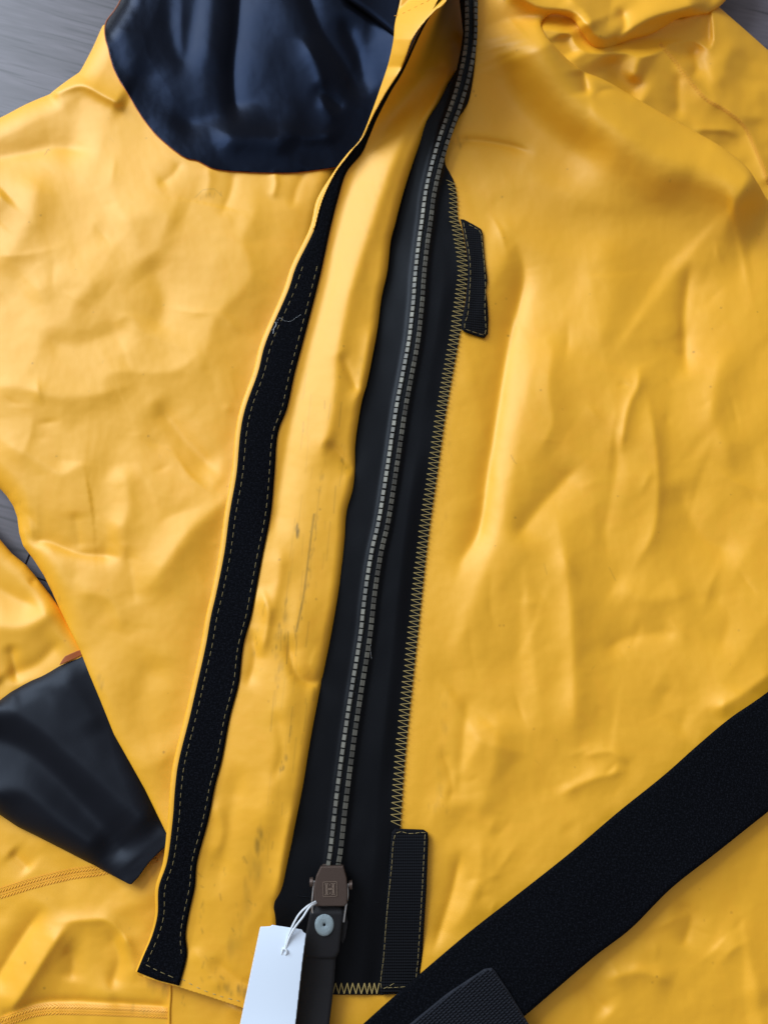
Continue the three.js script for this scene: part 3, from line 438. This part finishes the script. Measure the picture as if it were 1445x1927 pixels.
// right sleeve behind the shoulder, top right
const hRS = (x, y) => Math.min(hRS0(x, y), hB(x, y) - 14 + 90 * ss(70, 170, y) + 90 * ss(1330, 1380, x));
const hRS0 = (x, y) => 36 + 0.45 * rise(y) * ss(1500, 1180, x) + 34 * ss(1480, 1250, x) + 62 * ss(1290, 1060, x) + 8 * fbm(x / 110 + 11, y / 110, 3) + RSL.at(x, y);
const RSL = new Relief();
RSL.fold([[1228, 66], [1265, 108], [1292, 142], [1326, 182], [1363, 203], [1397, 231], [1422, 277], [1450, 350]], 9, 26, 20, 0.1, 0.05).fold([[1232, 75], [1280, 100], [1330, 80]], -18, 50, 26, 0.3).fold([[1300, 90], [1310, 130], [1296, 150]], -10, 20, 24, 0.1).fold([[1380, 60], [1360, 140], [1320, 160]], 8, 40, 40, 0.3).fold([[1220, 70], [1200, 120], [1190, 160]], 12, 30, 34, 0.15).fold([[1140, 100], [1170, 160], [1210, 190]], -22, 50, 46, 0.3).fold([[1275, 130], [1275, 230]], -7, 20, 24, 0.15).fold([[1300, 244], [1370, 246], [1385, 262]], 6, 16, 12, 0.06).fold([[1060, 60], [1080, 110]], -14, 30, 40, 0.3).fold([[1430, 150], [1420, 240]], 6, 40, 50, 0.3);
RSL.facets(9, [1000, -80, 1760, 700], 0.7, 60, 100, 4, 7).blur(2);
const rsleeve = obj('sleeve', sheet([[960, -20], [1228, -60], [1300, -60], [1352, 13], [1400, 55], [1445, 95], [1560, 200], [1760, 430], [1760, 700], [1560, 600], [1380, 420], [1200, 300], [1060, 200]], (x, y, d) => hRS(x, y) + roll(d, 30, 0.7), { drop: 9 }), M.yellow, suit);
rsleeve.userData.label = 'yellow far sleeve behind the shoulder fold';
cover([[1240, 82], [1265, 111], [1292, 145], [1326, 185], [1363, 207], [1397, 235], [1420, 280], [1444, 340], [1470, 420]], 5, rsleeve, (x, y) => hRS(x, y) - 0.6, 'seam_stitching');

// left front panel
const leftOut = [...curve([[-430, 470], [-300, 390], [-150, 292], [-60, 248], [0, 222], [50, 196], [95, 177]], 10), ...curve([[100, 172], [125, 153], [150, 136]], 8), ...curve([[154, 130], [175, 90], [194, 47]], 8), ...latexE.slice(2).map(([x, y]) => { const l = Math.hypot(480 - x, 20 - y); return [x + (480 - x) / l * 56, y + (20 - y) / l * 56]; }), [690, 240], ...velR.slice(6, 27).map(([x, y]) => [x - 12, y]), [370, 1600], ...bodyEdge.slice().reverse(), [-60, 862], [-180, 800], [-430, 720]];
const leftRoll = (x, y, d) => roll(d, 40, 0.85 - 0.6 * ss(1130, 1210, y));
const left = obj('front_panel', sheet(leftOut, (x, y, d) => hB(x, y) + leftRoll(x, y, d), { drop: (x, y) => 10 + 6 * ss(1130, 1210, y) }), M.yellow, suit);
left.userData.label = 'left front panel';

// right front panel with shoulder and collar drape
const rightOut = [...tapeR.filter((p) => p[1] < 1800).map(([x, y]) => [x - 16, y]), [700, 1820], [600, 1830], [470, 1826], [400, 1826], [330, 1820], [322, 1845], [319, 1927], [316, 2180], [1760, 2180], [1760, 520], [1560, 430],
  ...curve([[1470, 392], [1445, 378], [1425, 345], [1400, 310], [1350, 272], [1280, 233], [1200, 187], [1140, 152], [1098, 134], [1070, 114], [1042, 86], [1026, 66], [1018, 46], [1030, 30], [1050, 27], [1078, 38], [1094, 62], [1109, 82], [1124, 93], [1142, 92], [1180, 77], [1228, 63], [1271, 37], [1296, 31], [1320, 27], [1336, 23], [1365, 0], [1400, -60]], 6), [1400, -220], [880, -220]];
const right = obj('front_panel', sheet(rightOut, (x, y, d) => hB(x, y) + (y < 420 ? roll(x > 1000 ? d : 99, 14, 0.7) : 0), { drop: 8 }), M.yellow, suit);
right.userData.label = 'right front panel with the shoulder fold';
cover([[1303, 0], [1304, 14], [1306, 27]], 8, right, (x, y) => hB(x, y) - 6, 'seam_stitching');
{ const g = obj('panel_edge', tube([[321, 1848], [321, 1875], [319, 1905], [319, 1935], [317, 1980]].map((p) => V(p[0], p[1], hB(p[0] + 4, p[1]) + 0.5)), 0.0007, 6), M.yellow, right); }

// latex neck seal, glued over the left front
const latexOut = [...curve(latexE, 5), ...[[655, 296], [690, 245], [724, 165], [748, 90], [762, 0], [780, -120], [780, -200], [290, -200]]];
const hLatex = (x, y, d) => hB(x, y) * 0.25 + 72 * 0.75 + 12 + LX.at(x, y) * ss(0, 50, d) + rise(y) * 0.25 - 6 * ss(30, 0, d);
const rimRoll = (x, y) => roll(Math.min(segD(x, y, [250, -80], [228, 0]), segD(x, y, [228, 0], [196, 48])), 40, 0.85);
const hLatexIn = (x, y, d) => hB(x, y) * ss(160, 0, d) + (hBase(x, y) + 6) * ss(0, 160, d) + rimRoll(x, y) + 3.5 + LX.at(x, y) * ss(4, 70, d);
const neck = tag(obj('neck_seal', sheet(latexOut, (x, y, d) => hLatexIn(x, y, Math.min(d, 69)), { drop: 3, step: 2.5 }), M.latex, suit), 'glossy black latex neck seal');
obj('neck_fold', sheet([...curve([[640, -8], [690, 26], [738, 66], [752, 78]], 5), [766, -20], [780, -200], [560, -200]], (x, y, d) => hLatex(x, y, 69) + 9 + roll(d, 14, 0.7), { drop: 4, step: 2.5 }), M.latex, neck);
{ // the orange line of glue along the seal's rim
  const c = curve(latexE, 5), pts = []; c.forEach((p, i) => { const q = c[Math.min(i + 1, c.length - 1)], o = c[Math.max(0, i - 1)], dx = q[0] - o[0], dy = q[1] - o[1], l = Math.hypot(dx, dy) || 1, k = 0.4 + 1.2 * (fbm(i / 4, 2, 2)); pts.push(V(p[0] - dy / l * k, p[1] + dx / l * k, hB(p[0], p[1]) + rimRoll(p[0], p[1]) + 1.6)); });
  obj('glue_line', tube(pts, 0.00045, 5, false, 1), M.glue, neck);
}

// zipper: tape, two rows of teeth
const tapeOut = [...curve(tapeR, 5), [640, 1872], [500, 1868], ...flapR.slice().reverse().filter((p) => p[1] < 1800).map(([x, y]) => [x - 2 - 14 * ss(200, 340, y), y])];
const zipper = obj('zipper', sheet(tapeOut, (x, y, d) => hTape(x, y), { drop: (x, y) => (y < 300 ? 60 : 2.5), step: 2.5 }), M.tape, suit);
zipper.userData.label = 'black zipper tape with two rows of dull brass teeth';
{
  const bx = (w, l, h) => { const c = 0.16, pts = []; for (const sx of [-1, 1]) for (const sz of [-1, 1]) { pts.push(new THREE.Vector3(sx * w / 2, 0, sz * l / 2), new THREE.Vector3(sx * w / 2, h * 0.6, sz * l / 2 * (1 - c * 0.4)), new THREE.Vector3(sx * w / 2 * (1 - c), h, sz * l / 2 * (1 - c))); } return new ConvexGeometry(pts); };
  const geo = bx(0.0023, 0.00315, 0.0016), c = curve(zipC, 1).filter((p) => p[1] > -50 && p[1] < 1632); let last = null, acc = 0, n = 0; const pitch = 0.00358, R = rng(9);
  const mats = [M.tooth, M.tooth.clone(), M.tooth.clone()]; mats[1].color = lin(0.135, 0.128, 0.106); mats[2].color = lin(0.1, 0.096, 0.083); mats[2].roughness = 0.5;
  for (let i = 2; i < c.length - 2 && n < 300; i++) {
    const p = V(c[i][0], c[i][1], hZip(c[i][1]) + 5.5); if (last) acc += p.distanceTo(last); last = p;
    if (acc < pitch) continue; acc -= pitch;
    const a = V(c[i - 2][0], c[i - 2][1], hZip(c[i - 2][1])), b = V(c[i + 2][0], c[i + 2][1], hZip(c[i + 2][1])), t = b.sub(a).normalize(), up = new THREE.Vector3(0, 1, 0), right2 = new THREE.Vector3().crossVectors(up, t).normalize(); up.crossVectors(t, right2).normalize();
    for (const s of [-1, 1]) {
      if (n >= 300) break;
      const o = obj('tooth' + (n ? '_' + String(n).padStart(3, '0') : ''), geo, mats[Math.floor(R() * 3)], zipper); n++;
      const m = new THREE.Matrix4().makeBasis(right2, up, t); o.quaternion.setFromRotationMatrix(m); o.rotateZ(-s * 0.28 + (R() - 0.5) * 0.06); o.rotateY((R() - 0.5) * 0.06);
      o.position.copy(p).addScaledVector(right2, s * 0.0022).addScaledVector(t, s * 0.0003 + (R() - 0.5) * 0.0001).addScaledVector(up, -0.0001);
    }
  }
  obj('centre_cord', tube(c.filter((_, i) => i % 12 === 0).map((p) => V(p[0], p[1], hZip(p[1]) + 4.2)), 0.0007, 6, false, 2), M.tape, zipper);
}
{ // zigzag thread over the tape's edge and along its bottom
  const edge = curve(tapeR, 1).filter((p) => p[1] > 335 && p[1] < 1556), pts = []; let acc = 0, s = 1, R = rng(2);
  for (let i = 1; i < edge.length - 1; i++) {
    acc += Math.hypot(edge[i][0] - edge[i - 1][0], edge[i][1] - edge[i - 1][1]); const y = edge[i][1], half = mix(3.9, 5.0, ss(400, 1500, y)); if (acc < half) continue; acc = 0; s = -s;
    const w = mix(13, 19, ss(350, 460, y)) * (0.95 + 0.1 * R()), x = edge[i][0] + (s > 0 ? 2.2 : -w), yy = y + (s > 0 ? 3 : -1) + (R() - 0.5) * 0.8; pts.push(V(x, yy, hTape(Math.min(x, edge[i][0] - 1), yy) + 1.7));
  }
  tag(obj('zigzag_stitching', thread(pts, 0.00016), M.thread, zipper));
  const q = []; for (let k = 0, x = 626; x < 714; k++, x += 4.6 + 1.6 * ((k * 7) % 3) / 2 * (x < 690 ? 1 : 0)) q.push(V(x, k % 2 ? 1850 : 1870, hTape(x, Math.min(1868, 1862)) + 1.8));
  obj('zigzag_stitching', thread(q, 0.00028), M.thread, zipper);
  obj('tape_seam', thread([[560, 1686], [600, 1690], [650, 1696], [714, 1698]].map((p) => V(p[0], p[1], hTape(p[0], p[1]) + 0.2)), 0.0003), M.tape, zipper);
}

// storm flap turned back to the left: loop strip, stitching, stand-up lip at the neck
const lip = (y) => 6.5 * ss(1830, 1500, y) + 3;
const flapOut = [...curve(velL.map(([x, y]) => [x - (y < 330 ? 2 : lip(y)), y]), 5), [262, 1836], [300, 1848], [338, 1858], [400, 1878], [460, 1898], [518, 1914], ...curve(flapR, 5).reverse()];
const flap = obj('storm_flap', sheet(flapOut, (x, y, d) => hFlap(x, y) + (x < xVelL(y) + 12 ? roll(d, 7, 0.7) : 0), { drop: 5, step: 2.5 }), M.yellow, suit);
flap.userData.label = 'zipper storm flap turned back, rubbed with grey marks';
const xl2 = xAt(velL), strip = obj('loop_strip', sheet([...curve(velL, 5), [298, 1845], ...curve(velR, 5).reverse()], (x, y, d) => hFlap(x, y) + 2.5 + 3 * ss(0, 5, d) + 1.2 * fbm(x / 5, y / 5, 2) * ss(2, 8, d), { drop: 4, step: 2 }), M.velcro, flap);
strip.userData.label = 'black loop strip along the edge of the flap';
const hStrip = (x, y) => hFlap(x, y) + 5.2;
tag(obj('stitching', mergeGeometries([dashes(velL.filter((p) => p[1] > 480 && p[1] < 1815).map(([x, y]) => [x + 12, y]).concat([[276, 1818]]), hStrip, 11, 3, 0.00013, 3), dashes(velR.filter((p) => p[1] > 480 && p[1] < 1850).map(([x, y]) => [x - 10, y]), hStrip, 11, 3, 0.00013, 4), dashes([[274, 1815], [300, 1828], [332, 1842]], hStrip, 11, 3, 0.00013, 5)]), M.dimThread, flap), null, null, 'stuff');
tag(obj('hem_stitching', dashes([[342, 1842], [380, 1862], [420, 1876], [470, 1888], [515, 1894]], (x, y) => hFlap(x, y) - 0.4, 8, 6, 0.0002, 6), M.thread, flap), null, null, 'stuff');
{ // outer face of the flap where it stands at the neck
  const L2 = [[770, -90], [753, 0], [743, 44], [740, 76], [731, 118], [717, 161], [700, 209], [680, 258], [655, 289], [628, 325], [604, 375], [588, 430]], R2 = [[880, -90], [841, 0], [819, 20], [795, 46], [776, 74], [763, 109], [752, 135], [728, 172], [708, 207], [693, 237], [682, 258], [657, 291], [631, 326], [607, 376], [592, 430]];
  const xr = xAt(R2), xl = xAt(L2);
  const up = obj('flap_lip', sheet([...curve(L2, 5), ...curve(R2, 5).reverse()], (x, y, d) => { const t = clamp((xr(y) - x) / 70); return hFlap(xVelL(y), y) + 9 - 60 * t - 34 * t * t + roll(d, 4, 0.5) + 2 * fbm(x / 40, y / 60, 2); }, { drop: 4, step: 2 }), M.yellow, flap);
  tag(obj('stitching', dashes([[742, 30], [760, 24], [800, 4], [830, -10]], (x, y) => hFlap(xVelL(y), y) + 9 - 60 * clamp((xr(y) - x) / 70) - 34 * clamp((xr(y) - x) / 70) ** 2 + 0.3, 6, 5, 0.00015, 8), M.orangeThread, flap), null, null, 'stuff');
}

// hook patches
function patch(out, stitch, label, seed, h0) {
  const h = (x, y) => h0(x, y), g = obj('hook_patch', sheet(out, (x, y, d) => h(x, y) + 3 + 2.4 * ss(0, 4, d), { drop: 4, step: 1.5 }), M.hook, suit);
  g.userData.label = label;
  tag(obj('stitching', dashes(stitch, (x, y) => h(x, y) + 5.4, 8.5, 2, 0.00014, seed), M.dimThread, g), null, null, 'stuff'); return g;
}
const onSuit = (x, y) => { const r = xTapeR(y); return x < r ? hTape(x, y) : mix(hTape(r - 1, y) , hB(x, y), ss(0, 24, x - r)) + 1; };
patch([[866, 412], [873, 413], [890, 422], [905, 431], [908, 440], [911, 479], [914, 505], [917, 527], [914, 548], [917, 570], [919, 600], [918, 628], [911, 637], [890, 631], [872, 624], [867, 618], [869, 598], [875, 569], [879, 530], [880, 500], [877, 470], [871, 435]],
  [[872, 419], [876, 441], [880, 461], [884, 489], [885, 518], [883, 554], [880, 591], [875, 606], [874, 618], [892, 625], [911, 630], [914, 615], [912, 583], [913, 540], [911, 500], [906, 450], [904, 436], [890, 427], [874, 419]], 'small upper hook patch', 11, onSuit);
patch([[737, 1566], [743, 1559], [797, 1561], [805, 1567], [806, 1580], [802, 1680], [795, 1790], [790, 1850], [786, 1868], [752, 1870], [718, 1872], [714, 1862], [722, 1760], [730, 1660]],
  [[742, 1850], [717, 1858], [722, 1800], [728, 1720], [736, 1640], [744, 1570], [772, 1569], [798, 1567], [799, 1580], [794, 1680], [788, 1780], [785, 1820], [779, 1850], [760, 1857], [720, 1859]], 'large lower hook patch with gold stitching', 12, (x, y) => hTape(Math.min(x, xTapeR(y) - 1), y) * 0.4 + 0.6 * (hZip(y) + 1));

// slider with wire loop, pull strap with rivet
{
  const o = V(621, 1664, hZip(1664) + 12), k = (V(622, 1664, hZip(1664) + 12).x - o.x), sl = new THREE.Group(); sl.name = 'slider'; sl.position.copy(o); sl.rotation.y = 0.04; suit.add(sl);
  const plate = (pts, depth, b, m, name, y, parent = sl) => { const s = new THREE.Shape(pts.map(([x, z]) => new THREE.Vector2(x * k, -z * k))); const g = new THREE.ExtrudeGeometry(s, { depth: depth * k, bevelEnabled: true, bevelSize: b * k, bevelThickness: b * k, bevelSegments: 3 }); g.rotateX(-Math.PI / 2); g.translate(0, y * k, 0); return obj(name, g, m, parent); };
  plate([[-14, -33], [25, -32], [30, -12], [31, 12], [30, 30], [26, 34], [-25, 32], [-27, 24], [-27, 2], [-22, -18]], 9, 2.5, M.bronze, 'slider_body', 6);
  plate([[-12, -34], [22, -33], [26, -10], [27, 30], [-24, 28], [-24, 0]], 4, 1.5, M.bronze, 'slider_base', -8);
  const em = []; const bar = (x0, z0, x1, z1) => { const g = new THREE.BoxGeometry((x1 - x0) * k, 1.6 * k, (z1 - z0) * k); g.translate((x0 + x1) / 2 * k, 18 * k, (z0 + z1) / 2 * k); em.push(g); };
  const Rr = 13.5, ring = new THREE.Shape(), rr = (p, R, q) => { p.moveTo(-R + q, -R); p.lineTo(R - q, -R); p.quadraticCurveTo(R, -R, R, -R + q); p.lineTo(R, R - q); p.quadraticCurveTo(R, R, R - q, R); p.lineTo(-R + q, R); p.quadraticCurveTo(-R, R, -R, R - q); p.lineTo(-R, -R + q); p.quadraticCurveTo(-R, -R, -R + q, -R); }, hole = new THREE.Path(); rr(ring, Rr * k, 3 * k); rr(hole, (Rr - 1.3) * k, 2.4 * k); ring.holes.push(hole);
  const rg = new THREE.ExtrudeGeometry(ring, { depth: 1.4 * k, bevelEnabled: false }); rg.rotateX(-Math.PI / 2); rg.translate(0, 17.3 * k, 0); const rgg = rg.toNonIndexed();
  for (const s of [-1, 1]) { bar(s * 6.2 - 2, -9, s * 6.2 + 2, 9); bar(s * 6.2 - 3.6, -10.4, s * 6.2 + 3.6, -8.4); bar(s * 6.2 - 3.6, 8.4, s * 6.2 + 3.6, 10.4); } bar(-5, -1.6, 5, 1.6); bar(-1, -9, 1, -6); bar(-1, 6, 1, 9);
  const eg = mergeGeometries([...em.map((g) => g.toNonIndexed()), rgg]); eg.translate(1 * k, 0, 5 * k); const emM = M.bronze.clone(); emM.color = lin(0.2, 0.145, 0.11); emM.roughness = 0.35;
  const e = obj('emblem', eg, emM, sl); e.userData.label = 'letter H in a rounded square frame';
  for (const s of [-1, 1]) { const g = new THREE.CylinderGeometry(8.5 * k, 9 * k, 6 * k, 20, 1); g.rotateZ(Math.PI / 2); g.translate((s < 0 ? -34 : 39) * k, 4 * k, (s < 0 ? -6 : 2) * k); obj('screw', g, M.bronze, sl); const p = new THREE.CylinderGeometry(3.5 * k, 3.5 * k, 8 * k, 12); p.rotateZ(Math.PI / 2); p.translate((s < 0 ? -28 : 33) * k, 4 * k, (s < 0 ? -6 : 2) * k); obj('screw_shank', p, M.wire, sl); }
  const wl = [[-29, 8, -8], [-31, 8, 8], [-33, 8, 24], [-34, 6, 40], [-32, 4, 56]], wr = [[33, 8, 0], [33, 8, 18], [30, 8, 34], [27, 6, 50], [24, 4, 66]];
  for (const w of [wl, wr]) obj('wire_loop', tube(w.map((p) => new THREE.Vector3(p[0] * k, p[1] * k, p[2] * k)), 0.00055, 8, false, 5), M.wire, sl);
}
const hPull = (x, y) => hZip(Math.min(y, 1860)) + 17 + 4 * ss(1700, 1800, y) - 2 * ss(1800, 1930, y) ;
const pull = obj('pull_strap', sheet([[585, 1716], [592, 1704], [640, 1706], [646, 1714], [640, 1770], [632, 1805], [629, 1850], [620, 1927], [612, 2040], [540, 2040], [554, 1927], [562, 1860], [570, 1800], [578, 1750]], (x, y, d) => hPull(x, y) + 2 * ss(0, 5, d), { drop: 8, step: 1.5 }), M.leather, suit);
pull.userData.label = 'black leather zipper pull with a riveted end';
obj('strap_end', sheet([[583, 1716], [590, 1702], [612, 1700], [640, 1704], [647, 1712], [643, 1750], [639, 1790], [634, 1800], [626, 1804], [600, 1804], [578, 1801], [571, 1794], [575, 1760]], (x, y, d) => hPull(x, y) + 7 + roll(d, 6, 0.5) - 6 * ss(1722, 1702, y), { drop: 6, step: 1.2 }), M.leather, pull);
obj('strap_back', sheet([[640, 1722], [651, 1718], [655, 1735], [650, 1765], [645, 1776], [640, 1770]], (x, y, d) => hPull(x, y) - 2, { drop: 7, step: 1.5 }), M.leather, pull);
{
  const k = 0.00029, p = [[1.8, 1], [2.6, 3], [5, 4.2], [10, 4.4], [14, 3], [16, 0.6], [16, -2]].map(([r, y]) => new THREE.Vector2(r * k, y * k)), g = new THREE.LatheGeometry(p, 40); const rv = obj('rivet', g, M.rivet, pull); rv.position.copy(V(610.5, 1740, hPull(610, 1740) + 7.5)); rv.scale.set(1, 0.6, 1.12);
  const h = new THREE.CylinderGeometry(2.4 * k, 2.4 * k, 2 * k, 14); const ho = obj('rivet_hole', h, M.tape, pull); ho.position.copy(rv.position);
}

// ------------------------------------------------------------------ things lying on the suit
{
  const hTag = (x, y) => 108 - 14 * ss(1750, 1960, y) + 4 * Math.sin((x - 455) / 60);
  const t = new THREE.Group(); t.name = 'swing_tag'; scene.add(t); tag(t, 'blank white paper swing tag tied with string to the zipper pull', 'tag');
  obj('tag_card', sheet([[490, 1744], [510, 1743], [512, 1740], [516, 1741], [568, 1749], [571, 1754], [576, 1757], [569, 1810], [556, 1927], [545, 2010], [434, 2010], [452, 1927], [472, 1830]], (x, y) => hTag(x, y), { drop: 2, step: 2 }), M.paper, t);
  const q = (x, y, h) => V(x, y, h), r = 0.0005;
  obj('string', mergeGeometries([tube([q(536, 1789, 109), q(541, 1768, 113), q(548, 1748, 118), q(562, 1722, 122), q(578, 1706, 120), q(594, 1697, 104)], r, 7, false, 5), tube([q(538, 1786, 109), q(545, 1764, 116), q(556, 1744, 122), q(570, 1726, 124), q(582, 1708, 121), q(595, 1699, 103)], r, 7, false, 5), tube([q(530, 1796, 109), q(534, 1785, 112), q(540, 1790, 113), q(538, 1797, 109)], r, 7, false, 5), new THREE.TorusGeometry(0.0012, 0.0004, 8, 20).rotateX(Math.PI / 2).translate(...P(536, 1791, 109))]), M.string, t);
}
{
  const up = curve([[1760, 1060], [1600, 1180], [1445, 1301], [1372, 1352], [1310, 1404], [1247, 1460], [1160, 1530], [1072, 1605], [962, 1692], [890, 1748], [822, 1805], [722, 1892], [640, 1968], [560, 2050]], 10), dn = curve([[840, 2050], [900, 1985], [987, 1912], [1050, 1858], [1122, 1797], [1187, 1747], [1262, 1672], [1347, 1605], [1445, 1527], [1600, 1405], [1760, 1280]], 10);
  const hStrap = (x, y) => 96 + 6 * fbm(x / 260, y / 260 + 30, 2) - 22 * ss(900, 650, x) + 2 * noise(x / 160 + y / 220, 8);
  const s = new THREE.Group(); s.name = 'waist_strap'; scene.add(s); tag(s, 'wide black fleecy loop strap lying diagonally across the lower right front', 'strap');
  obj('loop_band', sheet([...up, ...dn], (x, y, d) => hStrap(x, y) + 3 * ss(0, 6, d) + 1.1 * fbm(x / 5, y / 5, 2) + 0.7 * fbm(x / 17, y / 17, 2), { drop: 7, step: 2.5 }), M.velcro, s);
  const ang = Math.atan2(-64, 72), ca = Math.cos(ang), sa = Math.sin(ang);
  const web = obj('webbing_end', sheet([[911, 1823], [925, 1821], [932, 1828], [960, 1870], [988, 1916], [1060, 2035], [650, 2035], [760, 1936], [840, 1870]], (x, y, d) => { const u = (x * ca + y * sa) / 7.4, v = (-x * sa + y * ca) / 5.6, a = Math.sin(Math.PI * u), b = Math.sin(Math.PI * v); return hStrap(x, y) + 8 + (6.5 * Math.abs(a) * Math.abs(b) + 0.6 * a * b) * ss(0, 6, d) + roll(d, 5, 0.5); }, { drop: 6, step: 1 }), M.webbing, s);
  web.userData.label = 'coarse woven webbing end';
}
{ // lint
  const m = M.string, q = (x, y) => V(x, y, hStrip(x, y) + 2);
  const a = obj('lint', mergeGeometries([tube([q(512, 622), q(520, 610), q(526, 598), q(536, 604), q(548, 604), q(560, 596), q(566, 592)], 0.00003, 5, false, 4), tube([q(514, 628), q(516, 618), q(520, 612), q(518, 606)], 0.0001, 5, false, 4)]), m); tag(a, 'wisp of white lint caught on the flap strip below the neck seal', 'lint');
  const b = obj('fibre', tube([V(698, 1206, hTape(698, 1206) + 2), V(697, 1222, hTape(697, 1222) + 4), V(699, 1240, hTape(699, 1240) + 2)], 0.00007, 5, false, 4), m); tag(b, 'single short pale fibre lying beside the zipper teeth', 'lint');
}
renderer.render(scene, camera);
